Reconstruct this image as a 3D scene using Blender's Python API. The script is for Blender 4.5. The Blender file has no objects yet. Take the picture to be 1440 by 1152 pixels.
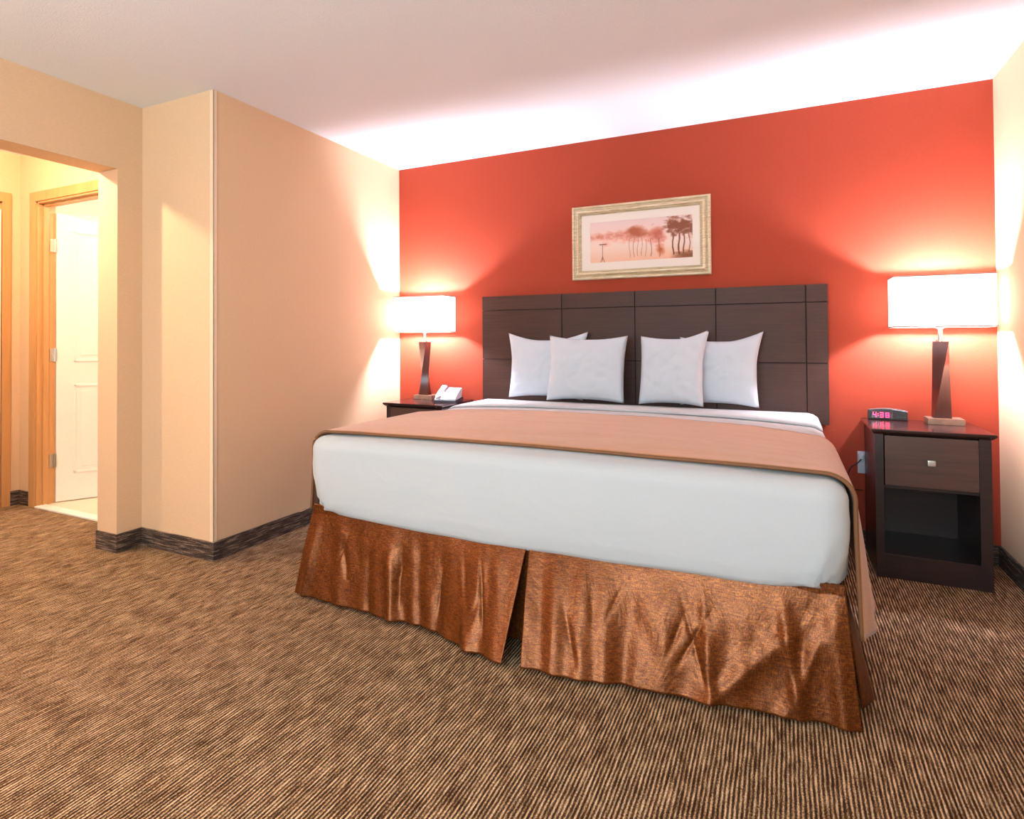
import bpy, bmesh, math, random
from mathutils import Vector, Matrix, noise
random.seed(7)
PI = math.pi
S = bpy.context.scene
C = S.collection

# ------------------------------------------------------------------ helpers
def lin(r, g, b):
    def f(c):
        c /= 255.0
        return c / 12.92 if c <= .04045 else ((c + .055) / 1.055) ** 2.4
    return (f(r), f(g), f(b), 1)

class N:
    """small node-tree builder"""
    def __init__(s, name):
        s.m = bpy.data.materials.new(name); s.m.use_nodes = True
        s.t = s.m.node_tree; s.t.nodes.clear()
        s.out = s.new('ShaderNodeOutputMaterial')
        s.p = s.new('ShaderNodeBsdfPrincipled')
        s.link(s.p.outputs[0], s.out.inputs[0])
    def new(s, k, **kw):
        n = s.t.nodes.new(k)
        for a, v in kw.items(): setattr(n, a, v)
        return n
    def link(s, a, b): s.t.links.new(a, b)
    def coord(s, scale=(1, 1, 1), kind='Object', rot=(0, 0, 0)):
        c = s.new('ShaderNodeTexCoord'); m = s.new('ShaderNodeMapping')
        m.inputs['Scale'].default_value = scale; m.inputs['Rotation'].default_value = rot
        s.link(c.outputs[kind], m.inputs[0]); return m.outputs[0]
    def noise(s, vec, scale=1, detail=2, rough=.5, dist=0):
        n = s.new('ShaderNodeTexNoise')
        n.inputs['Scale'].default_value = scale; n.inputs['Detail'].default_value = detail
        n.inputs['Roughness'].default_value = rough; n.inputs['Distortion'].default_value = dist
        s.link(vec, n.inputs['Vector']); return n.outputs['Fac']
    def ramp(s, fac, stops):
        r = s.new('ShaderNodeValToRGB'); e = r.color_ramp.elements
        e[0].position, e[0].color = stops[0]; e[1].position, e[1].color = stops[1]
        for p, c in stops[2:]:
            x = e.new(p); x.color = c
        s.link(fac, r.inputs[0]); return r.outputs[0]
    def math(s, op, a, b=None, c=None):
        n = s.new('ShaderNodeMath', operation=op)
        for i, v in enumerate((a, b, c)):
            if v is None: continue
            if isinstance(v, (int, float)): n.inputs[i].default_value = v
            else: s.link(v, n.inputs[i])
        return n.outputs[0]
    def bump(s, h, strength=.3, dist=.002):
        b = s.new('ShaderNodeBump'); b.inputs['Strength'].default_value = strength
        b.inputs['Distance'].default_value = dist
        s.link(h, b.inputs['Height']); s.link(b.outputs[0], s.p.inputs['Normal'])
    def set(s, **kw):
        for k, v in kw.items():
            s.p.inputs[k.replace('_', ' ')].default_value = v
    def col(s, o): s.link(o, s.p.inputs['Base Color'])

def plain(name, color, rough=.5, metal=0, spec=.5, var=.06, vs=30, bump=0):
    n = N(name); v = n.coord((vs, vs, vs)); f = n.noise(v, 1, 3)
    d = tuple(c * (1 - var) for c in color[:3]) + (1,); l = tuple(min(1, c * (1 + var)) for c in color[:3]) + (1,)
    n.col(n.ramp(f, [(.3, d), (.7, l)]))
    n.set(Roughness=rough, Metallic=metal); n.p.inputs['Specular IOR Level'].default_value = spec
    if bump: n.bump(f, bump, .001)
    return n.m

# ------------------------------------------------------------------ materials
def wall_mat(name, color, dark):
    n = N(name)
    f = n.noise(n.coord((60, 60, 260)), 1, 4, .6)
    n.col(n.ramp(f, [(.3, dark), (.7, color)]))
    g = n.noise(n.coord((1, 1, 1)), 320, 2, .6)
    n.bump(g, .25, .002); n.set(Roughness=.8); n.p.inputs['Specular IOR Level'].default_value = .15
    return n.m
M = {}
M['tan'] = wall_mat('tan_wallcovering', lin(227, 192, 156), lin(219, 184, 148))
M['red'] = wall_mat('red_paint', lin(161, 67, 46), lin(155, 62, 42))
def ceiling_mat():
    n = N('ceiling_paint'); n.set(Roughness=.9)
    f = n.noise(n.coord((1, 1, 1)), 120, 4, .7)
    n.col(n.ramp(f, [(.3, lin(234, 238, 244)), (.7, lin(240, 245, 250))])); n.bump(f, .5, .003)
    return n.m
M['ceil'] = ceiling_mat()
def carpet():
    n = N('ribbed_carpet')
    c = n.new('ShaderNodeTexCoord'); sp = n.new('ShaderNodeSeparateXYZ'); n.link(c.outputs['Object'], sp.inputs[0])
    wob = n.noise(n.coord((9, 5, 1)), 1, 2)
    x = n.math('ADD', sp.outputs[0], n.math('MULTIPLY', n.math('SUBTRACT', wob, .5), .007))
    s = n.math('SINE', n.math('MULTIPLY', x, 2 * PI / .0100))
    n1 = n.noise(n.coord((120, 11, 1)), 1, 3, .6)
    n2 = n.noise(n.coord((420, 150, 1)), 1, 2, .6)
    n3 = n.noise(n.coord((14, 6, 1)), 1, 3, .6)
    f = n.math('MULTIPLY_ADD', s, .24, .46)
    f = n.math('ADD', f, n.math('MULTIPLY', n.math('SUBTRACT', n1, .5), 1.05))
    f = n.math('ADD', f, n.math('MULTIPLY', n.math('SUBTRACT', n2, .5), 1.1))
    f = n.math('ADD', f, n.math('MULTIPLY', n.math('SUBTRACT', n3, .5), .35))
    n.col(n.ramp(f, [(.12, lin(46, 27, 17)), (.38, lin(86, 58, 38)), (.58, lin(154, 122, 90)), (.82, lin(222, 190, 154))]))
    n.bump(f, .6, .004); n.set(Roughness=.95); n.p.inputs['Specular IOR Level'].default_value = .1
    return n.m
M['carpet'] = carpet()
def base_mat():
    n = N('woven_baseboard')
    a = n.noise(n.coord((9, 9, 150)), 1, 3, .6); b = n.noise(n.coord((300, 300, 300)), 1, 2)
    f = n.math('ADD', a, n.math('MULTIPLY', n.math('SUBTRACT', b, .5), .35))
    n.col(n.ramp(f, [(.36, lin(38, 27, 22)), (.52, lin(74, 56, 46)), (.68, lin(150, 126, 108))]))
    n.bump(f, .5, .003); n.set(Roughness=.9)
    return n.m
M['base'] = base_mat()
def wood(name, dark, light, rough=.35, sc=(3, 3, 40), spec=.5):
    n = N(name); f = n.noise(n.coord(sc), 1, 4, .6, .4)
    n.col(n.ramp(f, [(.3, dark), (.7, light)])); n.set(Roughness=rough)
    n.p.inputs['Specular IOR Level'].default_value = spec
    n.bump(f, .05, .001); return n.m
M['espresso'] = wood('espresso_wood', lin(36, 19, 18), lin(52, 29, 27), .34, (3, 3, 60))
M['espresso_top'] = wood('espresso_top', lin(44, 24, 24), lin(60, 34, 34), .16, (3, 3, 60))
M['headboard'] = wood('headboard_laminate', lin(60, 36, 28), lin(74, 46, 36), .5, (4, 4, 90), .25)
M['groove'] = plain('dark_groove', lin(52, 26, 20), .8)
M['drawer'] = wood('drawer_laminate', lin(74, 48, 38), lin(90, 60, 48), .4, (3, 3, 60))
M['oak'] = wood('oak_door_frame', lin(190, 138, 86), lin(208, 156, 104), .4, (12, 12, 1.5))
M['post'] = wood('walnut_lamp_post', lin(66, 32, 28), lin(88, 46, 40), .3, (20, 20, 4))
M['lbase'] = wood('pale_bronze_base', lin(142, 112, 94), lin(168, 136, 116), .4, (30, 30, 30))
M['white_paint'] = plain('white_door_paint', lin(240, 236, 228), .4, var=.01)
M['steel'] = plain('brushed_nickel', lin(205, 200, 192), .3, .9, var=.05, vs=80)
M['plastic_white'] = plain('white_plastic', lin(188, 190, 198), .35, var=.01)
M['plastic_dark'] = plain('dark_plastic', lin(48, 44, 56), .35, var=.05)
M['clock_case'] = plain('black_clock_plastic', lin(26, 20, 17), .5, var=.05)
M['clock_top'] = plain('grey_clock_top', lin(120, 100, 96), .3, var=.05)
M['cord'] = plain('dark_cord', lin(50, 30, 28), .6)
M['tile'] = plain('cream_tile', lin(226, 214, 190), .35, var=.03, vs=8)
M['marble'] = plain('white_marble', lin(240, 236, 228), .3, var=.03, vs=12)
M['guard'] = plain('beige_corner_guard', lin(236, 206, 176), .35, var=.01)
def cloth(name, a, b, sc=500, rough=.9, sheen=.2, bump=.15, wr=None):
    n = N(name)
    f = n.noise(n.coord((sc, sc, sc)), 1, 2)
    n.col(n.ramp(f, [(.3, a), (.7, b)])); n.set(Roughness=rough)
    n.p.inputs['Sheen Weight'].default_value = sheen; n.p.inputs['Specular IOR Level'].default_value = .2
    if wr:
        g = n.noise(n.coord(wr), 1, 3, .5, .6)
        f = n.math('ADD', n.math('MULTIPLY', f, .05), g)
        n.bump(f, .5, .014)
    else: n.bump(f, bump, .001)
    return n.m
M['sheet'] = cloth('white_cotton', lin(184, 187, 190), lin(190, 193, 196), wr=(3.5, 3.5, 5))
M['pillow'] = cloth('white_pillow_cotton', lin(192, 198, 205), lin(199, 205, 212), wr=(9, 9, 6))
M['ticking'] = plain('mattress_ticking', lin(220, 218, 212), .9)
def scarf_mat():
    n = N('tan_quilted_fabric')
    f = n.noise(n.coord((22, 260, 260)), 1, 3, .6); g = n.noise(n.coord((500, 500, 500)), 1, 2)
    h = n.math('ADD', n.math('MULTIPLY', f, .7), n.math('MULTIPLY', g, .3))
    n.col(n.ramp(h, [(.3, lin(168, 110, 68)), (.7, lin(200, 140, 94))]))
    n.bump(h, .35, .002); n.set(Roughness=.75); n.p.inputs['Sheen Weight'].default_value = .3
    return n.m
M['scarf'] = scarf_mat()
M['piping'] = plain('brown_piping', lin(120, 76, 44), .7)
def skirt_mat():
    n = N('bronze_satin')
    a = n.noise(n.coord((500, 500, 60)), 1, 2, .6); b = n.noise(n.coord((50, 50, 500)), 1, 2, .6)
    k = n.noise(n.coord((6, 6, 3)), 1, 4, .65, 1.0)
    h = n.math('ADD', n.math('MULTIPLY', a, .5), n.math('MULTIPLY', b, .5))
    n.col(n.ramp(h, [(.36, lin(76, 36, 14)), (.50, lin(108, 56, 21)), (.64, lin(154, 88, 34))]))
    hh = n.math('ADD', n.math('MULTIPLY', h, .08), k)
    n.bump(hh, .28, .02)
    n.set(Roughness=.38, Metallic=.62)
    return n.m
M['skirt'] = skirt_mat()
def shade_mat():
    n = N('glowing_white_shade')
    tr = n.new('ShaderNodeBsdfTranslucent'); tr.inputs[0].default_value = (.5, .47, .44, 1)
    df = n.new('ShaderNodeBsdfDiffuse'); df.inputs[0].default_value = (.95, .93, .9, 1)
    f = n.noise(n.coord((300, 300, 300)), 1, 2)
    mx = n.new('ShaderNodeMixShader'); n.link(n.math('MULTIPLY_ADD', f, .1, .2), mx.inputs[0])
    n.link(tr.outputs[0], mx.inputs[1]); n.link(df.outputs[0], mx.inputs[2])
    em = n.new('ShaderNodeEmission'); em.inputs[0].default_value = (1, .93, .92, 1); em.inputs[1].default_value = SHADE_EM
    ad = n.new('ShaderNodeAddShader'); n.link(mx.outputs[0], ad.inputs[0]); n.link(em.outputs[0], ad.inputs[1])
    n.t.nodes.remove(n.p); n.link(ad.outputs[0], n.out.inputs[0]); return n.m
SHADE_EM = 1.2
M['shade'] = shade_mat()
def emit(name, c, st):
    n = N(name); n.set(Roughness=.4); n.p.inputs['Base Color'].default_value = c
    n.p.inputs['Emission Color'].default_value = c; n.p.inputs['Emission Strength'].default_value = st
    return n.m
M['bulb'] = emit('lit_bulb', (1, .9, .75, 1), 6)
M['digit'] = emit('red_clock_digits', (1, .02, .12, 1), 5)
M['lens'] = plain('dark_red_lens', lin(70, 6, 22), .15)
M['fixture'] = emit('lit_ceiling_glass', (1, .82, .6, 1), 3)
def glass_mat():
    n = N('clear_glass'); n.t.nodes.remove(n.p)
    tr = n.new('ShaderNodeBsdfTransparent'); gl = n.new('ShaderNodeBsdfGlossy'); gl.inputs['Roughness'].default_value = .03
    fr = n.new('ShaderNodeFresnel'); fr.inputs[0].default_value = 1.25
    mx = n.new('ShaderNodeMixShader'); n.link(fr.outputs[0], mx.inputs[0])
    n.link(tr.outputs[0], mx.inputs[1]); n.link(gl.outputs[0], mx.inputs[2]); n.link(mx.outputs[0], n.out.inputs[0])
    return n.m
M['glass'] = glass_mat()
def frame_mat():
    n = N('antiqued_champagne_frame')
    f = n.noise(n.coord((14, 40, 160)), 1, 4, .65, .5)
    n.col(n.ramp(f, [(.3, lin(168, 142, 104)), (.5, lin(204, 184, 150)), (.72, lin(226, 212, 186))]))
    n.bump(f, .2, .001); n.set(Roughness=.45, Metallic=.15); return n.m
M['frame'] = frame_mat()
M['matboard'] = plain('cream_mat_board', lin(252, 232, 220), .9, var=.01, vs=300)
def vcol():
    n = N('painted_print'); a = n.new('ShaderNodeVertexColor'); a.layer_name = 'Col'
    n.col(a.outputs[0]); n.set(Roughness=.85); return n.m
M['print'] = vcol()

# ------------------------------------------------------------------ object builders
def origin(p):
    o = Vector((0, 0, 0))
    while p is not None:
        o += p.location; p = p.parent
    return o
def link(o, parent=None):
    C.objects.link(o)
    if parent is not None: o.parent = parent
    return o
def mesh(name, verts, faces, mats, parent=None, smooth=False, mi=None, loc=None):
    """verts in world coordinates"""
    me = bpy.data.meshes.new(name)
    off = origin(parent) if parent is not None else Vector(loc or (0, 0, 0))
    me.from_pydata([tuple(Vector(v) - off) for v in verts], [], faces)
    if not isinstance(mats, (list, tuple)): mats = [mats]
    for m in mats: me.materials.append(m)
    if mi:
        for p, i in zip(me.polygons, mi): p.material_index = i
    bm = bmesh.new(); bm.from_mesh(me); bmesh.ops.recalc_face_normals(bm, faces=bm.faces); bm.to_mesh(me); bm.free()
    if smooth:
        for p in me.polygons: p.use_smooth = True
    o = bpy.data.objects.new(name, me); link(o, parent)
    if parent is None and loc: o.location = loc
    return o
class G:
    """collects geometry in world coordinates"""
    def __init__(s): s.v = []; s.f = []; s.mi = []
    def add(s, vs, fs, mi=0):
        b = len(s.v); s.v += [tuple(v) for v in vs]; s.f += [tuple(b + i for i in f) for f in fs]; s.mi += [mi] * len(fs)
        return s
    def box(s, x0, x1, y0, y1, z0, z1, bev=0, mi=0, M4=None, seg=2):
        bm = bmesh.new(); bmesh.ops.create_cube(bm, size=1)
        for v in bm.verts:
            v.co = Vector(((x0 + x1) / 2 + v.co.x * (x1 - x0), (y0 + y1) / 2 + v.co.y * (y1 - y0), (z0 + z1) / 2 + v.co.z * (z1 - z0)))
        if bev: bmesh.ops.bevel(bm, geom=bm.edges[:], offset=bev, segments=seg, profile=.6, affect='EDGES')
        return s.bm(bm, mi, M4)
    def bm(s, bm, mi=0, M4=None):
        bm.verts.ensure_lookup_table(); bm.verts.index_update()
        vs = [(M4 @ v.co) if M4 else v.co.copy() for v in bm.verts]
        s.add(vs, [[v.index for v in f.verts] for f in bm.faces], mi); bm.free(); return s
    def cyl(s, p, r, h, seg=24, r2=None, mi=0, axis='z', bev=0):
        bm = bmesh.new(); bmesh.ops.create_cone(bm, cap_ends=True, segments=seg, radius1=r, radius2=r if r2 is None else r2, depth=h)
        if bev: bmesh.ops.bevel(bm, geom=[e for e in bm.edges if len(e.link_faces) == 2 and any(len(f.verts) > 4 for f in e.link_faces)], offset=bev, segments=2, affect='EDGES')
        R = {'z': Matrix.Identity(4), 'y': Matrix.Rotation(PI / 2, 4, 'X'), 'x': Matrix.Rotation(PI / 2, 4, 'Y')}[axis]
        return s.bm(bm, mi, Matrix.Translation(p) @ R)
    def grid(s, nu, nv, fn, mi=0, closed=False):
        vs = [fn(i, j) for j in range(nv) for i in range(nu)]; fs = []
        for j in range(nv - 1):
            for i in range(nu - (0 if closed else 1)):
                a = j * nu + i; b = j * nu + (i + 1) % nu
                fs.append((a, b, b + nu, a + nu))
        return s.add(vs, fs, mi)
    def tube(s, pts, r, seg=8, mi=0):
        pts = [Vector(p) for p in pts]; rings = []
        for i, p in enumerate(pts):
            t = (pts[min(i + 1, len(pts) - 1)] - pts[max(i - 1, 0)]).normalized()
            a = t.cross(Vector((0, 0, 1))) if abs(t.z) < .9 else t.cross(Vector((1, 0, 0))); a.normalize(); b = t.cross(a)
            rings.append([p + (a * math.cos(k * 2 * PI / seg) + b * math.sin(k * 2 * PI / seg)) * r for k in range(seg)])
        s.grid(seg, len(pts), lambda i, j: rings[j][i], mi, closed=True)
        n = len(s.v) - seg * len(pts)
        s.f += [tuple(n + i for i in range(seg)), tuple(n + seg * (len(pts) - 1) + i for i in range(seg))]; s.mi += [mi, mi]
        return s
    def build(s, name, mats, parent=None, smooth=False, loc=None):
        return mesh(name, s.v, s.f, mats, parent, smooth, s.mi, loc)
def thing(name, loc, label, cat, group=None):
    o = bpy.data.objects.new(name, None); C.objects.link(o); o.location = loc; o.empty_display_size = .1
    return tag(o, label, cat, group)
def tag(o, label, cat, group=None):
    o['label'] = label; o['category'] = cat
    if group: o['group'] = group
    return o
def structure(o): o['kind'] = 'structure'; return o
def copy_tree(o, parent=None):
    c = o.copy(); C.objects.link(c)
    if parent is not None: c.parent = parent
    for ch in list(o.children): copy_tree(ch, c)
    return c
def auto(o, ang=40):
    for p in o.data.polygons: p.use_smooth = True
    try: o.data.set_sharp_from_angle(angle=math.radians(ang))
    except Exception: pass
    w_ = o.modifiers.new('weighted', 'WEIGHTED_NORMAL'); w_.keep_sharp = True; w_.weight = 80
    return o
def bezier(P, n=24):
    P = [Vector(p) for p in P]; out = []
    Q = [P[0] * 2 - P[1]] + P + [P[-1] * 2 - P[-2]]
    for i in range(1, len(Q) - 2):
        a, b, c, d = Q[i - 1:i + 3]
        for k in range(n):
            t = k / n
            out.append(.5 * ((2 * b) + (c - a) * t + (2 * a - 5 * b + 4 * c - d) * t * t + (3 * b - a - 3 * c + d) * t ** 3))
    return out + [P[-1]]

# ------------------------------------------------------------------ camera (solved from the room's lines)
F, CX, CY = 947.586, 519.158, 462.463
cam = bpy.data.cameras.new('camera'); co = bpy.data.objects.new('camera', cam); C.objects.link(co)
cam.sensor_fit = 'HORIZONTAL'; cam.sensor_width = 36; cam.lens = F / 1440 * 36
cam.shift_x = (720 - CX) / 1440; cam.shift_y = -(576 - CY) / 1440
yaw, pitch, roll = .5521, .0157, -.0035
fw = Vector((-math.sin(yaw), math.cos(yaw), 0)); rt = Vector((math.cos(yaw), math.sin(yaw), 0)); up = Vector((0, 0, 1))
fw2 = fw * math.cos(pitch) + up * math.sin(pitch); up2 = up * math.cos(pitch) - fw * math.sin(pitch)
rt3 = rt * math.cos(roll) + up2 * math.sin(roll); up3 = up2 * math.cos(roll) - rt * math.sin(roll)
R = Matrix((rt3, up3, -fw2)).transposed().to_4x4()
co.matrix_world = Matrix.Translation((2.4965, -4.4975, 1.1305)) @ R
cam.clip_start = .05
S.camera = co

# ------------------------------------------------------------------ room shell
H, W, D, XL, HB = 2.425, 3.40, 1.97, -.543, .097
YB = -5.9           # back wall
YH = -1.779         # hall end wall face
XH = -2.035         # hall side wall face
OP0, OP1, OZ = -2.135, -3.6, 2.052   # opening between room and hall
def sbox(name, *a, mat, bev=0):
    return structure(G().box(*a, bev=bev).build(name, mat))
sbox('floor', XH - .2, W + .15, YB - .15, .15, -.1, 0, mat=M['carpet'])
sbox('ceiling', XH - .2, W + .15, YB - .15, .9, H, H + .1, mat=M['ceil'])
sbox('wall_back', -.003, W + .12, 0, .12, 0, H, mat=M['red'])
sbox('wall_right', W, W + .12, YB, 0, 0, H, mat=M['tan'])
# side wall with the boxed-out chase (room corner at x=0), stub and header over the hall opening
sbox('wall_left', -.12, 0, -D, 0, 0, H, mat=M['tan'])
sbox('wall_chase', -.703, -.12, -D, YH + .12, 0, H, mat=M['tan'])
g = G(); g.box(-.703, XL, OP0, -D, 0, H); g.box(-.703, XL, OP1, OP0, OZ, H); g.box(-.703, XL, YB, OP1, 0, H)
structure(g.build('wall_opening', M['tan']))
# hall walls
g = G(); DX0, DX1, DZ = -1.845, -1.055, 2.085
g.box(XH - .12, DX0, YH, YH + .12, 0, H); g.box(DX1, -.703, YH, YH + .12, 0, H); g.box(DX0, DX1, YH, YH + .12, DZ, H)
structure(g.build('wall_hall_end', M['tan']))
g = G(); g.box(XH - .12, XH, -1.905, YH, 0, H); g.box(XH - .12, XH, -2.72, -1.905, DZ, H); g.box(XH - .12, XH, YB, -2.72, 0, H)
structure(g.build('wall_hall_side', M['tan']))
# wall behind the camera; its unseen window is added to let fill light in
g = G(); wx0, wx1, wz0, wz1 = .5, 3.0, .75, 2.2
g.box(XH, wx0, YB - .12, YB, 0, H); g.box(wx1, W, YB - .12, YB, 0, H)
g.box(wx0, wx1, YB - .12, YB, 0, wz0); g.box(wx0, wx1, YB - .12, YB, wz1, H)
structure(g.build('wall_front', M['tan']))
win = bpy.data.objects.new('added_window_1', None); C.objects.link(win); structure(win); win.location = (1.75, YB - .06, .75)
g = G()
for a in ((wx0, wx1, wz0, wz0 + .05), (wx0, wx1, wz1 - .05, wz1), (wx0, wx0 + .05, wz0, wz1), (wx1 - .05, wx1, wz0, wz1), (1.725, 1.775, wz0, wz1)):
    g.box(a[0], a[1], YB - .09, YB - .03, a[2], a[3], .004)
g.build('added_window_frame', M['white_paint'], win)
G().box(wx0 + .04, wx1 - .04, YB - .064, YB - .06, wz0 + .04, wz1 - .04).build('added_window_pane', M['glass'], win)
# bathroom shell
g = G(); g.box(-2.6, -2.48, YH + .12, 0, 0, H); g.box(-.72, -.703 + .1, YH + .12, 0, 0, H); g.box(-2.6, -.603, 0, .12, 0, H)
structure(g.build('wall_bathroom', M['tan']))
sbox('floor_bathroom', -2.6, -.603, YH + .02, 0, 0, .006, mat=M['tile'])
sbox('trim_threshold', DX0 + .02, DX1 - .02, YH - .02, YH + .06, 0, .012, mat=M['marble'], bev=.003)
# baseboards (thin, in front of the walls)
bt = .012
def base(name, segs):
    g = G()
    for x0, x1, y0, y1 in segs: g.box(x0, x1, y0, y1, 0, HB, .002)
    structure(g.build(name, M['base']))
base('baseboard_back', [(0, W, -bt, 0)])
base('baseboard_left', [(0, bt, -D - bt, 0), (XL + bt, 0, -D - bt, -D), (XL, XL + bt, OP0 - bt, -D), (-.703, XL, OP0 - bt, OP0)])
base('baseboard_right', [(W - bt, W, YB, 0)])
base('baseboard_hall', [(XH, -1.90, YH - bt, YH), (XH, XH + bt, -1.85, YH - bt)])
# corner guard
g = G(); g.box(-.022, .004, -D - .004, -D, HB, H - .002, .001); g.box(0, .004, -D - .004, -D + .022, HB, H - .002, .001)
structure(g.build('trim_corner_guard', M['guard']))

# ------------------------------------------------------------------ doors
def hinge(parent, x, y, z, along='y'):
    g = G()
    if along == 'y':   # plate on a jamb face that looks to +x
        g.box(x, x + .003, y - .032, y, z - .045, z + .045, .001)
        g.cyl((x + .006, y + .004, z), .006, .094, 12); g.box(x + .008, x + .026, y + .004, y + .007, z - .045, z + .045, .001)
    else:
        g.box(x - .035, x, y, y + .003, z - .045, z + .045, .001)
        g.cyl((x + .004, y + .006, z), .006, .094, 12)
    for dz in (-.03, 0, .03):
        g.cyl((x + .004, y - .016, z + dz), .0035, .002, 8, axis='x') if along == 'y' else None
    return auto(g.build('hinge', M['steel'], parent))
def leaf(parent, org, ang, w=.76, h=2.02, t=.035, mats=None):
    """panelled door leaf hinged at org, opening along ang"""
    ux, uy = math.cos(ang), math.sin(ang)
    Mx = Matrix.Translation(org) @ Matrix.Rotation(ang, 4, 'Z')
    g = G(); g.box(0, w, 0, t, .012, h, .002, M4=Mx)
    cols = [(.115, w / 2 - .045), (w / 2 + .045, w - .115)]
    rows = [(.20, .82), (.98, 1.90)]
    for a, b in cols:
        for c, d in rows:
            for s0, s1 in ((-.006, .001), (t - .001, t + .006)):
                for q in ((a, b, c, c + .016), (a, b, d - .016, d), (a, a + .016, c, d), (b - .016, b, c, d)):
                    g.box(q[0], q[1], s0, s1, q[2], q[3], .003, M4=Mx)
                g.box(a + .045, b - .045, s0 * .6, s1 if s1 < .01 else t + .003, c + .045, d - .045, .002, M4=Mx)
    o = auto(g.build('door_leaf', M['white_paint'], parent), 30)
    k = G(); k.cyl(Mx @ Vector((w - .06, -.03, .95)), .025, .05, 20, axis='y'); 
    auto(k.build('door_handle', M['steel'], o))
    return o
dr = bpy.data.objects.new('door_1', None); C.objects.link(dr); structure(dr); dr.location = (DX0, YH, 0)
g = G()
cw = .058
# casing on hall side
g.box(DX0 - cw, DX0 + .008, YH - .016, YH, 0, DZ + cw, .004); g.box(DX1 - .008, DX1 + cw, YH - .016, YH, 0, DZ + cw, .004)
g.box(DX0 - cw, DX1 + cw, YH - .0165, YH, DZ - .008, DZ + cw, .004)
# jambs + stop
g.box(DX0, DX0 + .02, YH - .004, YH + .13, 0, DZ); g.box(DX1 - .02, DX1, YH - .004, YH + .13, 0, DZ); g.box(DX0, DX1, YH - .004, YH + .13, DZ - .02, DZ)
g.box(DX0 + .018, DX0 + .032, YH + .035, YH + .075, 0, DZ - .018, .002); g.box(DX0, DX1, YH + .035, YH + .075, DZ - .034, DZ - .018, .002)
auto(g.build('door_frame', M['oak'], dr), 30)
for z in (.30, 1.03, 1.79): hinge(dr, DX0 + .02, YH + .118, z)
leaf(dr, (DX0 + .032, YH + .130, 0), math.radians(66))
d2 = bpy.data.objects.new('door_2', None); C.objects.link(d2); structure(d2); d2.location = (XH, -1.905, 0)
g = G()
ya, yb = -1.905, -2.72
g.box(XH, XH + .016, ya - .008, ya + .055, 0, DZ + cw, .004); g.box(XH, XH + .016, yb - .055, yb + .008, 0, DZ + cw, .004)
g.box(XH, XH + .0165, yb - .055, ya + .055, DZ - .008, DZ + cw, .004)
g.box(XH - .12, XH + .004, ya - .02, ya, 0, DZ); g.box(XH - .12, XH + .004, yb, yb + .02, 0, DZ); g.box(XH - .12, XH + .004, yb, ya, DZ - .02, DZ)
auto(g.build('door_frame', M['oak'], d2), 30)
leaf(d2, (XH - .012, ya - .022, 0), -PI / 2)
for z in (.30, 1.03, 1.79):
    k = G(); k.cyl((XH + .008, ya - .022, z), .007, .095, 12); k.box(XH - .01, XH + .012, ya - .05, ya - .022, z - .045, z + .045, .001)
    auto(k.build('hinge', M['steel'], d2))

# ------------------------------------------------------------------ headboard
hx0, hx1, hz0, hz1 = .689, 2.701, .652, 1.427
hb = thing('headboard', ((hx0 + hx1) / 2, -.02, hz0), 'wide dark brown headboard with grooved panels mounted on the red wall', 'headboard')
G().box(hx0 + .004, hx1 - .004, -.032, -.001, hz0 + .004, hz1 - .004).build('backing_board', M['groove'], hb)
xs = [hx0, 1.247, 1.703, 2.154, 2.600, hx1]; zs = [hz0, .990, 1.328, hz1]; g = G(); q = .0022
for i in range(5):
    for j in range(3):
        g.box(xs[i] + (q if i else 0), xs[i + 1] - (q if i < 4 else 0), -.045, -.030, zs[j] + (q if j else 0), zs[j + 1] - (q if j < 2 else 0), .0015)
auto(g.build('panel_face', M['headboard'], hb), 30)

# ------------------------------------------------------------------ framed picture
fx0, fx1, fz0, fz1 = 1.313, 2.131, 1.512, 1.992
pic = thing('framed_picture', ((fx0 + fx1) / 2, 0, fz0), 'framed landscape print of misty autumn trees hung above the headboard', 'picture')
prof = [(0, -.002), (0, -.022), (.006, -.030), (.013, -.030), (.016, -.020), (.021, -.018), (.026, -.026), (.036, -.036), (.043, -.036), (.046, -.026), (.050, -.024), (.054, -.027), (.057, -.018), (.060, -.016), (.060, -.004)]
g = G(); ring = []
for d, y in prof:
    ring.append([(fx0 + d, y, fz0 + d), (fx1 - d, y, fz0 + d), (fx1 - d, y, fz1 - d), (fx0 + d, y, fz1 - d)])
g.grid(4, len(prof), lambda i, j: ring[j][i], closed=True)
auto(g.build('frame', M['frame'], pic), 35)
mx0, mx1, mz0, mz1 = fx0 + .058, fx1 - .058, fz0 + .058, fz1 - .058
px0, px1, pz0, pz1 = 1.428, 2.031, 1.622, 1.882
g = G()
for a in ((mx0, mx1, mz0, pz0), (mx0, mx1, pz1, mz1), (mx0, px0, pz0, pz1), (px1, mx1, pz0, pz1)):
    g.box(a[0], a[1], -.012, -.008, a[2], a[3])
g.build('mat_board', M['matboard'], pic)
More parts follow.
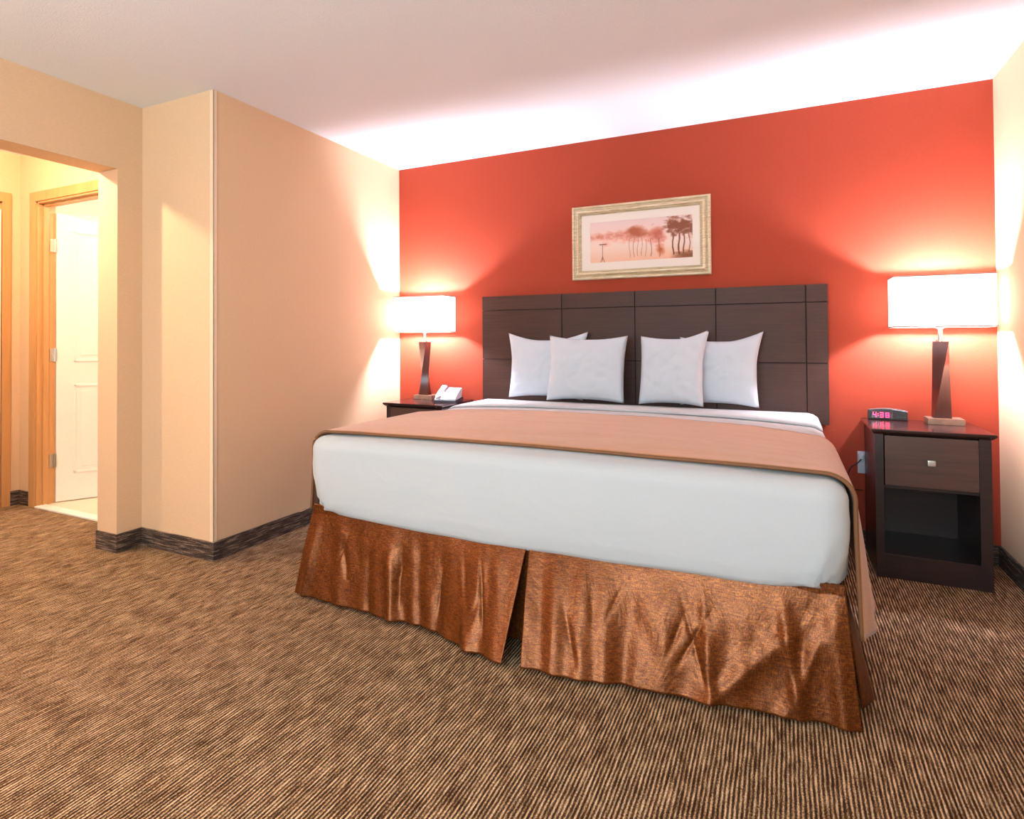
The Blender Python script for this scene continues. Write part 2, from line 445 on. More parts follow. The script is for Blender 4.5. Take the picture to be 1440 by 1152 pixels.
# print: soft painted landscape
def n2(x, y, s=1, z=0): return noise.noise(Vector((x * s, y * s, z)))
def fbm(x, y, z=0): return sum(noise.noise(Vector((x * 2 ** k, y * 2 ** k, z + k))) / 2 ** k for k in range(5))
def mixc(a, b, t): t = max(0, min(1, t)); return [a[i] * (1 - t) + b[i] * t for i in range(3)]
def paint(u, v):
    sky = mixc((244, 206, 182), (224, 202, 196), v); c = sky
    c = mixc(c, (246, 208, 192), math.exp(-((v - .40) / .13) ** 2) * .8)
    c = mixc(c, (232, 166, 132), max(0, .28 - v) * 2.2 * (.6 + .5 * u))
    # far tree band
    f = fbm(u * 9, v * 7, 3.1)
    top = .80 + .10 * n2(u, 0, 11, 1) - .10 * abs(u - .45); bot = .50 + .05 * n2(u, 0, 6, 5) - .06 * u
    if u < .72:
        t = min((top - v) * 12, (v - bot) * 6 + .4) + f * .7
        c = mixc(c, (200, 112, 84), max(0, min(.8, t * .7)) * (.75 + .5 * fbm(u * 30, v * 18, 2)))
    # domed middle tree
    d = math.hypot((u - .47) / .12, (v - .70) / .17) + f * .5
    if d < 1: c = mixc(c, (176, 92, 58), (1 - d) * 1.5)
    d = math.hypot((u - .66) / .09, (v - .55) / .26) + f * .6
    if d < 1: c = mixc(c, (188, 98, 72), (1 - d) * 1.2)
    # slim trunks
    for k, (tx, b, tp, w, s) in enumerate([(.40, .08, .55, .003, .4), (.44, .08, .55, .003, .5), (.48, .1, .55, .0028, .45), (.52, .1, .55, .0028, .45), (.56, .08, .5, .003, .4), (.61, .07, .5, .004, .55), (.69, .05, .5, .004, .6), (.82, .08, .6, .007, .9), (.875, .08, .6, .008, .9), (.92, .1, .6, .007, .85), (.97, .1, .6, .005, .7)]):
        if b < v < tp and abs(u - tx - .006 * math.sin(v * 12 + k)) < w: c = mixc(c, (112, 62, 40), s)
    d = math.hypot((u - .70) / .05, (v - .26) / .16) + f * .6
    if d < 1: c = mixc(c, (186, 104, 62), (1 - d) * 1.1)
    # two big dark trees right
    for tx, tz, rx, rz in ((.84, .76, .105, .25), (.93, .74, .10, .22), (.99, .66, .06, .2)):
        d = math.hypot((u - tx) / rx, (v - tz) / rz) + fbm(u * 20, v * 14, 8) * .6
        if d < 1: c = mixc(c, (138, 76, 48), (1 - d) * 1.7 + .1)
    # dark ground right
    t = (.16 + .06 * (u - .8) * 4 - v) * 8 + fbm(u * 14, v * 20, 6) * .6
    if u > .78: c = mixc(c, (112, 66, 36), min(.8, t) * min(1, (u - .78) * 9))
    # signpost left
    if abs(u - .125) < .003 and .03 < v < .42: c = mixc(c, (120, 72, 56), .7)
    if abs(v - .44) < .016 and abs(u - .13) < .04: c = mixc(c, (110, 72, 62), .7)
    if v < .14 and abs(abs(u - .125) - (.14 - v) * .15) < .004: c = mixc(c, (120, 72, 56), .6)
    return c
NU, NV = 300, 130
me_v = [(px0 + (px1 - px0) * i / NU, -.009, pz0 + (pz1 - pz0) * j / NV) for j in range(NV + 1) for i in range(NU + 1)]
me_f = [(j * (NU + 1) + i, j * (NU + 1) + i + 1, (j + 1) * (NU + 1) + i + 1, (j + 1) * (NU + 1) + i) for j in range(NV) for i in range(NU)]
pr = mesh('print', me_v, me_f, M['print'], pic)
ca = pr.data.color_attributes.new('Col', 'FLOAT_COLOR', 'POINT'); buf = []
for j in range(NV + 1):
    for i in range(NU + 1): c_ = paint(i / NU, j / NV); buf += lin(min(255, c_[0] * 1.08 + 6), min(255, c_[1] * 1.05), min(255, c_[2] * 1.06))
ca.data.foreach_set('color', buf)
G().box(mx0 + .001, mx1 - .001, -.0165, -.0150, mz0 + .001, mz1 - .001).build('glass', M['glass'], pic)

# ------------------------------------------------------------------ nightstands
NZ = .70
def make_nightstand(x0, label):
    """front-left corner of the body at x0"""
    x1 = x0 + .417; yf = -.508; yr = -.016
    t = thing('nightstand', ((x0 + x1) / 2, -.26, 0), label, 'nightstand', 'matching nightstands flanking the bed')
    g = G()
    g.box(x0, x0 + .034, yf, yr, 0, NZ - .026, .002); g.box(x1 - .042, x1, yf, yr, 0, NZ - .026, .002)
    g.box(x0 + .03, x1 - .03, yr - .012, yr - .002, .02, NZ - .03)
    g.box(x0 + .03, x1 - .03, yf + .02, yr - .01, .42, .434)                    # divider under drawer
    g.box(x0 + .03, x1 - .03, yf + .004, yr - .01, .095, .113, .001)            # shelf
    g.box(x0 + .03, x1 - .03, yf + .006, yf + .026, .0, .10, .001)              # kick rail
    auto(g.build('body', M['espresso'], t), 30)
    # top with a chamfered underside
    g = G(); e = .014
    a = [(x0 - e, yf - .028), (x1 + e, yf - .028), (x1 + e, yr + .002), (x0 - e, yr + .002)]
    b = [(x0 - .001, yf - .004), (x1 + .001, yf - .004), (x1 + .001, yr), (x0 - .001, yr)]
    vs = [(p[0], p[1], NZ - .026) for p in b] + [(p[0], p[1], NZ - .011) for p in a] + [(p[0], p[1], NZ - .002) for p in a] + \
         [(p[0] + (.002 if k in (0, 3) else -.002), p[1] + (.002 if k < 2 else -.002), NZ) for k, p in enumerate(a)]
    fs = [(0, 1, 2, 3), (15, 14, 13, 12)]
    for r in range(3):
        for k in range(4): fs.append((r * 4 + k, r * 4 + (k + 1) % 4, r * 4 + 4 + (k + 1) % 4, r * 4 + 4 + k))
    g.add(vs, fs); g.build('top', M['espresso_top'], t)
    dx0, dx1 = x0 + .037, x1 - .045
    d = G().box(dx0, dx1, yf - .010, yf + .30, .438, NZ - .030, .002).build('drawer', M['drawer'], t); auto(d, 30)
    k = G(); kx = (dx0 + dx1) / 2; k.box(kx - .007, kx + .007, yf - .026, yf - .009, .549, .563); k.box(kx - .015, kx + .015, yf - .038, yf - .022, .542, .570, .004)
    auto(k.build('knob', M['steel'], d))
    return t
ns = make_nightstand(2.856, 'dark wood nightstand right of the bed, holding the clock and lamp')
ns2 = copy_tree(ns); ns2.location.x = .176 + .2085
ns2['label'] = 'dark wood nightstand left of the bed, holding the telephone and lamp'

# ------------------------------------------------------------------ table lamps
def make_lamp(cx, cy, label):
    t = thing('table_lamp', (cx, cy, NZ), label, 'lamp', 'matching lit bedside lamps')
    g = G().box(cx - .062, cx + .080, cy - .060, cy + .062, NZ, NZ + .030, .003); b = auto(g.build('base', M['lbase'], t))
    # twisted square post
    g = G(); n = 40; z0, z1 = NZ + .030, NZ + .410
    def pt(i, j):
        # straight edges run from the bottom square to a top square turned by a quarter
        v = j / (n - 1); a0 = PI / 4 + i * PI / 2; a1 = a0 + PI / 2 * .92; ra, rb = .048, .045
        return (cx + ra * math.cos(a0) * (1 - v) + rb * math.cos(a1) * v, cy + ra * math.sin(a0) * (1 - v) + rb * math.sin(a1) * v, z0 + (z1 - z0) * v)
    g.grid(4, n, pt, closed=True); m = len(g.v); g.f += [(0, 1, 2, 3), (m - 4, m - 3, m - 2, m - 1)]; g.mi += [0, 0]
    o = g.build('post', M['post'], t); auto(o, 50)
    g = G(); g.cyl((cx, cy, z1 + .004), .020, .008, 24, bev=.002); g.cyl((cx, cy, z1 + .040), .010, .070, 20); g.cyl((cx, cy, z1 + .078), .016, .03, 20, bev=.002)
    auto(g.build('neck', M['steel'], t))
    sw, sd, s0, s1 = .194, .103, 1.184, 1.436
    tk = .0025; g = G()
    g.box(cx - sw, cx + sw, cy - sd, cy - sd + tk, s0, s1); g.box(cx - sw, cx + sw, cy + sd - tk, cy + sd, s0, s1)
    g.box(cx - sw, cx - sw + tk, cy - sd + tk, cy + sd - tk, s0, s1); g.box(cx + sw - tk, cx + sw, cy - sd + tk, cy + sd - tk, s0, s1)
    sh = g.build('lamp_shade', M['shade'], t)
    for zz in (s0 - .002, s1 - .002):
        q = [(-1, -1), (1, -1), (1, 1), (-1, 1)]
        o_ = [[(cx + a_ * (sw + e), cy + b_ * (sd + e), z_) for a_, b_ in q] for e, z_ in ((.0015, zz - .001), (.0015, zz + .005), (-.003, zz + .005), (-.003, zz - .001))]
        g = G(); g.grid(4, 4, lambda i, j: o_[j][i], closed=True)
        k = len(g.v) - 16
        for i in range(4): g.f.append((k + 12 + i, k + 12 + (i + 1) % 4, k + (i + 1) % 4, k + i)); g.mi.append(0)
        g.build('shade_trim', M['shade_trim'], sh)
    g = G()   # spider holding the shade
    for a in (0, PI / 2, PI, 3 * PI / 2):
        ex = cx + math.cos(a) * (sw - .002); ey = cy + math.sin(a) * (sd - .002)
        g.tube([(cx + math.cos(a) * .012, cy + math.sin(a) * .012, z1 + .088), (ex, ey, s0 + .004)], .0015, 6)
    g.build('spider', M['steel'], sh)
    bm = bmesh.new(); bmesh.ops.create_uvsphere(bm, u_segments=20, v_segments=14, radius=.028)
    for v in bm.verts: v.co.z *= 1.25
    gg = G().bm(bm, 0, Matrix.Translation((cx, cy, z1 + .125))); bo = gg.build('bulb', M['bulb'], t, smooth=True); bo.visible_shadow = True
    return t
M['shade_trim'] = plain('shade_trim_tape', lin(150, 128, 116), .7)
LX = (3.160, .282); LY = -.135
lp = make_lamp(LX[0], LY, 'lit lamp with twisted post and box shade beside the alarm clock')
lp2 = copy_tree(lp); lp2.location.x = LX[1]
lp2['label'] = 'lit lamp with twisted post and box shade beside the telephone'

# ------------------------------------------------------------------ telephone on the left nightstand
ph = thing('telephone', (.525, -.255, NZ), 'white corded desk telephone on the left nightstand beside the lamp', 'telephone')
px, py = .525, -.255
rot = Matrix.Translation((px, py, NZ)) @ Matrix.Rotation(math.radians(8), 4, 'Z') @ Matrix.Scale(.86, 4, (1, 0, 0))
def wedge(g, x0, x1, prof, bev=.003, mi=0):
    bm = bmesh.new(); a = [bm.verts.new((x0, p[0], p[1])) for p in prof]; b = [bm.verts.new((x1, p[0], p[1])) for p in prof]
    bm.faces.new(a); bm.faces.new(b[::-1])
    for k in range(len(prof)): bm.faces.new((a[k], a[(k + 1) % len(prof)], b[(k + 1) % len(prof)], b[k]))
    bmesh.ops.recalc_face_normals(bm, faces=bm.faces)
    bmesh.ops.bevel(bm, geom=bm.edges[:], offset=bev, segments=2, affect='EDGES'); g.bm(bm, mi, rot)
g = G(); wedge(g, -.092, .092, [(-.105, 0), (.085, 0), (.085, .030), (.02, .022), (-.105, .014)]); auto(g.build('base', M['plastic_dark'], ph))
g = G(); wedge(g, -.085, .085, [(-.095, .014), (.06, .024), (.085, .085), (.075, .094), (-.03, .062), (-.095, .026)], .004)
body = auto(g.build('body', M['plastic_white'], ph))
g = G()   # handset on the left of the sloping face
wedge(g, -.083, -.036, [(-.088, .030), (-.088, .044), (-.05, .064), (.02, .091), (.07, .110), (.083, .104), (.083, .090), (.0, .072)], .006)
auto(g.build('handset', M['plastic_white'], ph))
g = G(); wedge(g, -.036, -.022, [(-.08, .030), (-.08, .037), (-.03, .0655), (.075, .0975), (.075, .088), (0, .07)], .001); auto(g.build('cradle_slot', M['plastic_dark'], ph))
g = G()
M['key'] = plain('grey_phone_keys', lin(190, 198, 212), .5)
for r in range(4):
    for c in range(3):
        yy = -.040 + r * .022; zz = .062 + (yy + .03) * .3
        g.box(-.005 + c * .024, .013 + c * .024, yy, yy + .014, zz - .004, zz + .004, .002, M4=rot)
k_ = g.build('keypad', M['key'], ph); auto(k_)
g = G(); P = []
for i in range(90):
    a = i / 89; P.append(rot @ Vector((.085 + .012 * math.sin(a * PI) + .004 * math.cos(i * 1.3), -.06 + .13 * a, .008 + .004 * math.sin(i * 1.3))))
g.tube(P, .0022, 6); g.build('handset_cord', M['plastic_dark'], ph, smooth=True)

# ------------------------------------------------------------------ alarm clock
ck = thing('alarm_clock', (2.952, -.052, NZ), 'small black alarm clock with glowing red digits on the right nightstand', 'clock')
cx, cy = 2.952, -.052
R4 = Matrix.Translation((cx, cy, NZ)) @ Matrix.Rotation(math.radians(-3), 4, 'Z') @ Matrix.Diagonal((.86, .80, 1, 1))
def arch(x): return .050 + .010 * math.cos(x / .095 * PI / 2)
g = G(); n = 24
def cpt(i, j):
    x = -.095 + .19 * i / (n - 1); h = arch(x)
    P = [(-.050, 0), (-.054, .008), (-.050, h - .004), (-.044, h), (.044, h - .004), (.05, 0)]
    return R4 @ Vector((x, P[j][0], P[j][1]))
g.grid(n, 6, cpt); L = len(g.v)
g.f += [tuple(j * n for j in range(6)), tuple(j * n + n - 1 for j in range(6)), tuple(range(n))[::-1] + tuple(5 * n + i for i in range(n))]; g.mi += [0, 0, 0]
cs = auto(g.build('case', M['clock_case'], ck), 35)
g = G(); g.grid(n, 2, lambda i, j: R4 @ Vector((-.093 + .186 * i / (n - 1), -.046 if j == 0 else .045, arch(-.093 + .186 * i / (n - 1)) + .0015 - (.004 if j else 0))))
o = g.build('top_cover', M['clock_top'], ck, smooth=True); sm = o.modifiers.new('s', 'SOLIDIFY'); sm.thickness = .002
g = G(); g.box(-.080, .028, -.0565, -.051, .010, .044, .002, M4=R4); ds = auto(g.build('display', M['lens'], ck))
segs = {'4': 'bcfg', '3': 'abcdg', '8': 'abcdefg', '0': 'abcdef'}
g = G(); dw, dh, st = .017, .026, .003
def digit(ch, x, z):
    q = {'a': (0, dw, dh - st, dh), 'd': (0, dw, 0, st), 'g': (0, dw, dh / 2 - st / 2, dh / 2 + st / 2), 'f': (0, st, dh / 2, dh), 'e': (0, st, 0, dh / 2), 'b': (dw - st, dw, dh / 2, dh), 'c': (dw - st, dw, 0, dh / 2)}
    for k in segs[ch]:
        a = q[k]; g.box(x + a[0], x + a[1], -.0585, -.0563, z + a[2], z + a[3], M4=R4)
digit('4', -.072, .014); digit('3', -.038, .014); digit('8', -.010, .014)
for zz in (.021, .031): g.box(-.0485, -.0450, -.0585, -.0563, zz, zz + .0035, M4=R4)
g.build('digits', M['digit'], ds)
g = G()
for k in range(3): g.box(.045 + k * .015, .055 + k * .015, -.0530, -.0515, .016, .020, M4=R4)
g.build('button_row', M['clock_top'], ck)

# ------------------------------------------------------------------ wall outlet and cord
ol = thing('wall_outlet', (2.862, -.004, .40), 'white outlet plate low on the red wall, half behind the right nightstand', 'outlet')
auto(G().box(2.826, 2.898, -.006, 0, .400, .518, .002).build('cover_plate', M['plastic_white'], ol))
g = G(); g.box(2.836, 2.866, -.0075, -.0055, .41, .452, .002); g.box(2.836, 2.866, -.0075, -.0055, .468, .51, .002); auto(g.build('socket_face', M['plastic_white'], ol))
pc = thing('power_cord', (2.84, -.02, .47), 'dark looping power cord plugged into the outlet by the right nightstand', 'cord')
auto(G().box(2.828, 2.851, -.030, -.0078, .475, .505, .004).build('plug', M['plastic_white'], pc))
pts = bezier([(2.840, -.03, .478), (2.825, -.045, .462), (2.79, -.045, .425), (2.783, -.04, .37), (2.80, -.030, .32), (2.822, -.010, .31), (2.848, -.005, .31)], 10)
G().tube(pts, .003, 8).build('cable', M['cord'], pc, smooth=True)

# ------------------------------------------------------------------ bed
bx0, bx1, by0, by1 = .695, 2.655, -2.105, -.052     # sheet outline
bcx, bcy, bhx, bhy = (bx0 + bx1) / 2, (by0 + by1) / 2, (bx1 - bx0) / 2, (by1 - by0) / 2
ER = .060
def topz(x, y):
    X = min(1, abs(x - bcx) / (bhx - ER)); Y = min(1, abs(y - bcy) / (bhy - ER))
    return .703 + .030 * (1 - X ** 3) * (1 - Y ** 4)
M['deck'] = plain('dark_brown_deck_fabric', lin(52, 30, 18), .9)
bed = thing('bed', (bcx, bcy, 0), 'king bed with a bronze satin skirt against the dark headboard', 'bed')
G().box(bx0 + .07, bx1 - .07, by0 + .07, by1 - .06, .385, .670, .05, seg=4).build('mattress', M['ticking'], bed)
G().box(bx0 + .03, bx1 - .03, by0 + .045, by1 - .02, .17, .384, .02).build('box_spring', M['deck'], bed)
for sx in (bx0 + .2, bx1 - .2):
    for sy in (by0 + .35, by1 - .2): auto(G().cyl((sx, sy, .085), .025, .17, 16).build('leg', M['plastic_dark'], bed))

# white sheet/coverlet tucked round the mattress
def rrect(hx, hy, r, n=10, m=46):
    """rounded rectangle, counter-clockwise, constant number of points"""
    r = max(r, .0005); out = []
    cs = [(hx - r, -(hy - r), -PI / 2), (hx - r, hy - r, 0), (-(hx - r), hy - r, PI / 2), (-(hx - r), -(hy - r), PI)]
    for k, (ax, ay, a0) in enumerate(cs):
        for i in range(n + 1):
            a = a0 + (PI / 2) * i / n; out.append((ax + r * math.cos(a), ay + r * math.sin(a)))
        nx, ny, na = cs[(k + 1) % 4]
        p = out[-1]; q = (nx + r * math.cos(na), ny + r * math.sin(na))
        for i in range(1, m): out.append((p[0] + (q[0] - p[0]) * i / m, p[1] + (q[1] - p[1]) * i / m))
    return out
prof = [(.060, .383), (.030, .376), (.010, .384), (.002, .400), (0, .430), (-.003, .48), (-.004, .53), (-.003, .58), (0, .62), (0, .645)]
for k in range(1, 8):
    a = PI / 2 * k / 7; prof.append((ER * (1 - math.cos(a)), .645 + (.703 - .645) * math.sin(a)))
rings = []
def sheet_pt(x, y, z, ins):
    """world point with tucks and wrinkles"""
    wx, wy = bcx + x, bcy + y
    low = max(0, min(1, (.62 - z) / .24))
    # lower corners are pulled in
    cx_ = max(0, (abs(x) - (bhx - .16)) / .16); cy_ = max(0, (abs(y) - (bhy - .16)) / .16)
    pull = low ** 2 * cx_ ** 1.5 * cy_ ** 1.5
    wx -= math.copysign(.055 * pull, x); wy -= math.copysign(.02 * pull, y); z += .02 * pull
    if z < .42:   # lower hem sags in the middle
        sag = .022 * (1 - min(1, abs(x) / bhx) ** 2) ; z -= sag * (1 if z < .41 else .5); z += .008 * n2(wx * 3, wy * 3, 1.5)
    # wrinkles fanning from the corners and small noise
    f = .004 * n2(wx * 2.2, z * 3 + wy * 2.2, 1) + .0012 * n2(wx * 9, z * 5 + wy * 9, 1)
    fan = low * max(0, 1 - math.hypot((abs(x) - bhx) / .30, (z - .36) / .25))
    ang = math.atan2(z - .34, bhx + .06 - abs(x) + .001) if abs(y) > bhy - .1 else 0
    f += fan * .018 * math.sin(ang * 22)
    if y < 0 and abs(y) > bhy - .12 and z < .69: wy -= f
    elif abs(x) > bhx - .12 and z < .69: wx += math.copysign(f, x)
    return (wx, wy, z)
for ins, z in prof:
    rings.append([sheet_pt(x, y, z, ins) for x, y in rrect(bhx - ins, bhy - ins, max(.075 - ins, .02))])
ixx, iyy = bhx - ER, bhy - ER
for k in range(1, 30):
    t = 1 - k / 30.0
    rings.append([(bcx + x, bcy + y, topz(bcx + x, bcy + y) + .0025 * n2(x * 3, y * 3, 1)) for x, y in rrect(ixx * t, iyy * t, .02 * t)])
g = G(); nn = len(rings[0]); g.grid(nn, len(rings), lambda i, j: rings[j][i], closed=True)
g.f.append(tuple((len(rings) - 1) * nn + i for i in range(nn))); g.mi.append(0)
sheet = g.build('bed_sheet', M['sheet'], None, smooth=True, loc=(bcx, bcy, .38))
tag(sheet, 'smooth white sheet stretched over the mattress of the bed', 'sheet')
# turned-down fold near the pillows
g = G(); n = 90
def fold(i, j):
    x = bx0 + .012 + (bx1 - bx0 - .024) * i / (n - 1); y = -.66 + .56 * j / 13 - .012 * math.sin(i * .05)
    e = max(0, (abs(x - bcx) - (bhx - ER)) / ER); drop = (1 - math.sqrt(max(0, 1 - min(1, e) ** 2))) * .055
    z = topz(x, y) + .009 - drop + .0015 * n2(x * 6, y * 6, 1)
    if j == 0: z -= .006
    return (x, y, z)
g.grid(n, 14, fold); o = g.build('folded_edge', M['sheet'], sheet, smooth=True)
sm = o.modifiers.new('s', 'SOLIDIFY'); sm.thickness = .007; sm.offset = 1

# tan scarf across the foot of the bed
def section(y, lip, zl, zr):
    """polyline left hem -> over the top -> right hem; lip = offset from the sheet"""
    x0, x1 = bx0 - lip, bx1 + lip; P = []
    def side(xs, sgn, zh):
        Q = []
        for k in range(22):
            v = k / 21; z = zh + (.645 - zh) * v; d = 1 - v
            flare = .030 * d ** 1.2 + (.012 * d) * math.sin(y * 26 + (2 if sgn > 0 else 0)) + .008 * d * math.sin(y * 61 + sgn)
            flare = .55 * flare + .046 * d ** .7 * (1 - math.exp(-(y + 2.03) / .10)) - .004 * d
            Q.append((xs + sgn * (flare + .004 * n2(y * 4, z * 4, 1)), z))
        return Q
    P += side(x0, -1, zl)
    r = ER + lip
    for k in range(1, 9):
        a = PI / 2 * k / 8; P.append((x0 + r * (1 - math.cos(a)), .645 + (.058 + lip) * math.sin(a)))
    m = 60
    for k in range(1, m):
        x = x0 + r + (x1 - x0 - 2 * r) * k / m; P.append((x, topz(x, y) + lip + .003 * n2(x * 4, y * 4, 1) + .002 * n2(x * 2, y * 14, 1)))
    for k in range(8, 0, -1):
        a = PI / 2 * k / 8; P.append((x1 - r * (1 - math.cos(a)), .645 + (.058 + lip) * math.sin(a)))
    P += side(x1, 1, zr)[::-1]
    return P
ya_, yb_ = -2.030, -1.13; ny = 46
SEC = []
for j in range(ny):
    v = j / (ny - 1); y = ya_ + (yb_ - ya_) * v
    SEC.append((y, section(y, .012, .365, .235 + .01 * math.sin(v * 9))))
ns_ = len(SEC[0][1])
def scp(i, j):
    y, P = SEC[j]; x, z = P[i]; s = (x - bx0) / (bx1 - bx0)
    bow = (.055 * math.sin(PI * max(0, min(1, s)))) * (1 - j / (ny - 1)) + .10 * math.sin(PI * max(0, min(1, s))) * (j / (ny - 1)) + .006 * n2(x * 3, j * .01, 1)
    return (x, y + bow, z)
g = G(); g.grid(ns_, ny, scp)
sc = g.build('bed_scarf', M['scarf'], None, smooth=True, loc=(bcx, -1.5, .72))
sm = sc.modifiers.new('s', 'SOLIDIFY'); sm.thickness = .010; sm.offset = 1
tag(sc, 'tan woven bed scarf draped across the foot of the white bed', 'bed scarf')
for jj, nm in ((0, 'foot_hem'), (ny - 1, 'head_hem')):
    P = [Vector(scp(i, jj)) + Vector((0, 0, 0)) for i in range(ns_)]
    # offset outward from the bed
    Q = []
    for i, p in enumerate(P):
        t_ = (P[min(i + 1, ns_ - 1)] - P[max(i - 1, 0)]); nrm = Vector((-t_.z, 0, t_.x)).normalized(); Q.append(p + nrm * .004)
    G().tube(Q, .0065, 8).build('hem', M['piping'], sc, smooth=True)

# bed skirt: two front panels meeting at an inverted pleat, and side panels split at the corners
sk = G(); 
def interp(x, T):
    for (a, va), (b, vb) in zip(T, T[1:]):
        if x <= b:
            t = max(0, (x - a) / (b - a)); t = t * t * (3 - 2 * t) if False else t; return va + (vb - va) * t
    return T[-1][1]
def front_panel(xt0, xt1, xb0, xb1, T, seed, nu=240, nv=60):
    g = G(); rg = random.Random(int(seed)); folds = []
    x = xt0 + .04
    while x < xt1 - .03:
        am = rg.uniform(.008, .021) * rg.choice((1, 1, -.8)); folds.append((x, rg.uniform(-.07, .08), rg.uniform(.016, .040), am, rg.uniform(0, .25), 2))
        if rg.random() < .6: folds.append((x + rg.uniform(-.03, .03), rg.uniform(-.22, .22), rg.uniform(.007, .012), -rg.uniform(.005, .010), rg.uniform(.1, .4), rg.uniform(.6, 1)))
        x += rg.uniform(.055, .11)
    if seed > 5:                                     # tension folds running down and left from the outer top corner
        for sl_, wd_, am_, st_ in ((-.16, .026, .014, .18), (-.36, .036, .012, .22)): folds.append((xt1 + .01, sl_, wd_, am_, st_, 2))
    def f(i, j):
        u = i / (nu - 1); v = j / (nv - 1)
        x = (xt0 + (xt1 - xt0) * u) * (1 - v) + (xb0 + (xb1 - xb0) * u) * v
        yb = interp(x, T); y = -2.066 + (yb + 2.066) * v ** .9
        d = 0
        for (x0_, sl, wd, am, v0, v1) in folds:      # soft vertical folds and slanting creases
            xc = x0_ + sl * v
            k = (x - xc) / wd
            e = max(0, min(1, (v - v0) / .25)) * max(0, min(1, (v1 - v) / .2 + .001 if v1 < 1 else 1))
            d += am * e * math.exp(-k * k)
        w = n2(x * 6 + seed, v * 1.2, 1, seed) * .010 + n2(x * 17 - 2 * v + seed, v * 3.2, 1, seed + 3) * .004
        y -= d * v ** .55 + w * min(1, v * 2.2) + .002
        z = .402 - (.402 - .014) * v
        z += .006 * n2(x * 5, 0, 1, seed + 5) * v
        return (x, y, z)
    g.grid(nu, nv, f)
    return g
T = [(.60, -2.125), (.70, -2.12), (1.31, -2.165), (1.66, -2.275), (1.71, -2.275), (2.19, -2.185), (2.68, -2.12)]
skroot = G()
def backing():
    g = G(); g.box(bx0 + .02, bx1 - .02, by0 + .030, by0 + .034, .02, .40)
    return g
skp = backing().build('bed_skirt', M['skirt'], bed)
pn = []
for a in ((.712, 1.688, .640, 1.655, T, 2.0), (1.694, 2.640, 1.722, 2.672, T, 11.0)):
    o = front_panel(*a).build('skirt_panel', M['skirt'], skp, smooth=True); sm = o.modifiers.new('s', 'SOLIDIFY'); sm.thickness = .003; pn.append(o)
def side_panel(sgn, seed):
    g = G(); nu, nv = 150, 36; xs = bx1 - .018 if sgn > 0 else bx0 + .018
    def f(i, j):
        u = i / (nu - 1); v = j / (nv - 1); y = (-2.078 + 1.98 * u) * (1 - v) + ((-1.985 if sgn > 0 else -2.03) + 1.86 * u) * v
        e = u / .05
        if e < 1: return (xs + sgn * ((.085 if sgn > 0 else .07) * v - .038 * v * (1 - e) ** 1.2), y - .002, .395 - .379 * v)
        x = xs + sgn * (.085 if sgn > 0 else .07) * v * (1 - .3 * (u - .05)) + sgn * .012 * v * n2(y * 5 + seed, v, 1) * 1.4 * min(1, (u - .05) * 12)
        return (x, y, .395 - .379 * v + .004 * v * n2(y * 5, 0, 1, seed))
    g.grid(nu, nv, f); return g
for s, sd in ((1, 3), (-1, 8)):
    o = side_panel(s, sd).build('skirt_panel', M['skirt'], skp, smooth=True); sm = o.modifiers.new('s', 'SOLIDIFY'); sm.thickness = .003

# ------------------------------------------------------------------ pillows
def make_pillow(w, h, th, seed, base, lean, yaw_=0, ears=(1, 1, .5, .5), tilt=0):
    """stands on its lower edge at base, leaning back; ears = corner stretch TL, TR, BL, BR"""
    bm = bmesh.new(); n = 36; V = {}
    for s in (0, 1):
        for j in range(n + 1):
            for i in range(n + 1):
                if s and (i in (0, n) or j in (0, n)): V[s, i, j] = V[0, i, j]; continue
                u = -1 + 2 * i / n; v = -1 + 2 * j / n
                fx = 1 - abs(u) ** 2.6; fz = 1 - abs(v) ** 2.6
                d = (max(0, fx) * max(0, fz)) ** .42 * th / 2
                # edges bow inwards between the corners
                x = u * w / 2 * (1 - .03 * (1 - v * v)); z = v * h / 2 * (1 - .06 * (1 - u * u))
                for k, (cu, cv) in enumerate(((-1, 1), (1, 1), (-1, -1), (1, -1))):
                    e = max(0, 1 - math.hypot(u - cu, v - cv) / .75) ** 1.6; m = ears[k]
                    x += cu * e * .022 * m; z += cv * e * .036 * m
                d += .007 * n2(u * 5 - v * 3 + seed, v * 4 + u * 2, 1, seed + 2) * (d / th * 2)
                d += .008 * n2(u * 2 + seed, v * 2, 1, seed) * (d / th * 2)
                # creases
                cr = math.sin((u * 3 + v * 5 + seed) * 3 + 3 * n2(u + seed, v, 1.2)) * .0050 * max(0, abs(u) * .9 - .15) * (d / th * 2)
                d += cr
                belly = -.05 * h * (v + 1) * 0
                V[s, i, j] = bm.verts.new((x, (-d if s == 0 else d) + belly, z + h / 2))
    for s in (0, 1):
        for j in range(n):
            for i in range(n):
                q = [V[s, i, j], V[s, i + 1, j], V[s, i + 1, j + 1], V[s, i, j + 1]]
                bm.faces.new(q if s == 0 else q[::-1])
    Mx = Matrix.Translation(base) @ Matrix.Rotation(yaw_, 4, 'Z') @ Matrix.Rotation(-lean, 4, 'X') @ Matrix.Rotation(tilt, 4, 'Y')
    g = G().bm(bm, 0, Mx)
    return g.build('pillow', M['pillow'], None, smooth=True, loc=base)
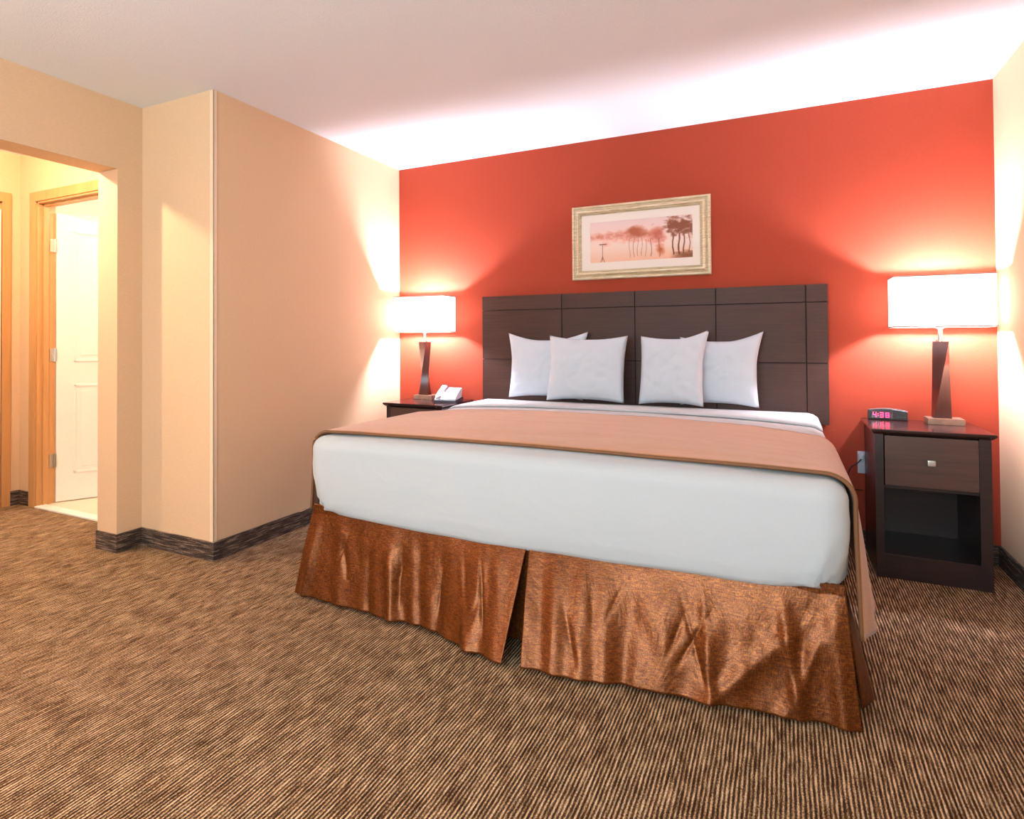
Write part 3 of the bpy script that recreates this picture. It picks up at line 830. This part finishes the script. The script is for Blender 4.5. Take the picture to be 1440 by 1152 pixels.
L4 = [
 (.475, .385, .12, 1.0, (1.172, -.185, .750), .14, 0, (1.1, 1.2, .2, .2), 0, 'white pillow at the far left of the bed, tucked behind its neighbour'),
 (.455, .395, .15, 4.0, (1.462, -.345, .753), .26, 0, (.5, .35, .1, .1), 0, 'white pillow left of the headboard centre, overlapping the far left one'),
 (.335, .398, .15, 7.5, (1.942, -.345, .753), .26, 0, (.2, 1.2, .1, .1), 0, 'white pillow just right of the headboard centre with a pointed right corner'),
 (.390, .375, .12, 9.3, (2.174, -.185, .750), .14, 0, (.5, 1.3, .2, .2), 0, 'white pillow at the far right of the bed, peeking behind its neighbour'),
]
for a in L4:
    tag(make_pillow(*a[:9]), a[9], 'pillow', 'white pillows against the headboard')

# ------------------------------------------------------------------ lights
def light(name, kind, loc, energy, color, size=.1, parent=None, rot=None, sy=None, spread=None):
    l = bpy.data.lights.new(name, kind); l.energy = energy; l.color = color
    if kind == 'AREA':
        l.size = size
        if sy: l.shape = 'RECTANGLE'; l.size_y = sy
    else: l.shadow_soft_size = size
    o = bpy.data.objects.new(name, l); C.objects.link(o)
    if parent: o.parent = parent; o.location = Vector(loc) - parent.location
    else: o.location = loc
    if rot: o.rotation_euler = rot
    return o
for t, x in ((lp, LX[0]), (lp2, LX[1])):
    light('lamp_light', 'POINT', (x, LY, 1.30), 98, (.90, .85, 1), .035, t)
# cool fill light added behind the camera, entering by the added window
light('added_fill_light', 'AREA', (1.75, YB - .25, 1.48), 155, (.72, .92, 1), 2.4, None, (PI / 2 + .50, 0, 0), 1.4)
# hall and bathroom ceiling fixtures
def fixture(name, x, y, label):
    t = thing(name, (x, y, H), label, 'ceiling light')
    auto(G().cyl((x, y, H - .012), .15, .024, 40, bev=.004).build('base', M['steel'], t))
    bm = bmesh.new(); bmesh.ops.create_uvsphere(bm, u_segments=32, v_segments=16, radius=.13)
    bmesh.ops.delete(bm, geom=[v for v in bm.verts if v.co.z > .001], context='VERTS')
    for v in bm.verts: v.co.z *= .55
    G().bm(bm, 0, Matrix.Translation((x, y, H - .024))).build('glass_dome', M['fixture'], t, smooth=True)
    return t
fixture('ceiling_light', -1.085, -2.69, 'lit glass dome light on the hall ceiling near the bathroom door')
light('hall_light', 'POINT', (-1.085, -2.69, H - .15), 62, (1, .76, .49), .03)
light('bathroom_light', 'POINT', (-1.5, -.9, 2.1), 45, (1, .92, .80), .15)

fl = thing('added_floor_lamp', (.25, -4.75, 0), 'unseen floor lamp with a round tapered shade, added for warm light by the side wall', 'lamp')  # out of view, added to warm the walls and carpet on the left
auto(G().cyl((.25, -4.75, .012), .14, .024, 40, bev=.004).build('base', M['steel'], fl))
auto(G().cyl((.25, -4.75, .72), .011, 1.40, 20).build('pole', M['steel'], fl))
g = G(); g.grid(48, 2, lambda i, j: (.25 + (.21 - .05 * j) * math.cos(i * PI / 24), -4.75 + (.21 - .05 * j) * math.sin(i * PI / 24), 1.36 + .28 * j), closed=True)
g.build('lamp_shade', M['shade'], fl, smooth=True)
light('added_warm_light', 'POINT', (.25, -4.75, 1.5), 40, (1, .52, .21), .05, fl)

w = bpy.data.worlds.new('world'); S.world = w; w.use_nodes = True
bg = w.node_tree.nodes['Background']; bg.inputs[0].default_value = (.75, .85, 1, 1); bg.inputs[1].default_value = 1.0
S.view_settings.view_transform = 'Standard'; S.view_settings.look = 'None'
S.view_settings.exposure = .30; S.view_settings.gamma = 1; S.view_settings.use_curve_mapping = False
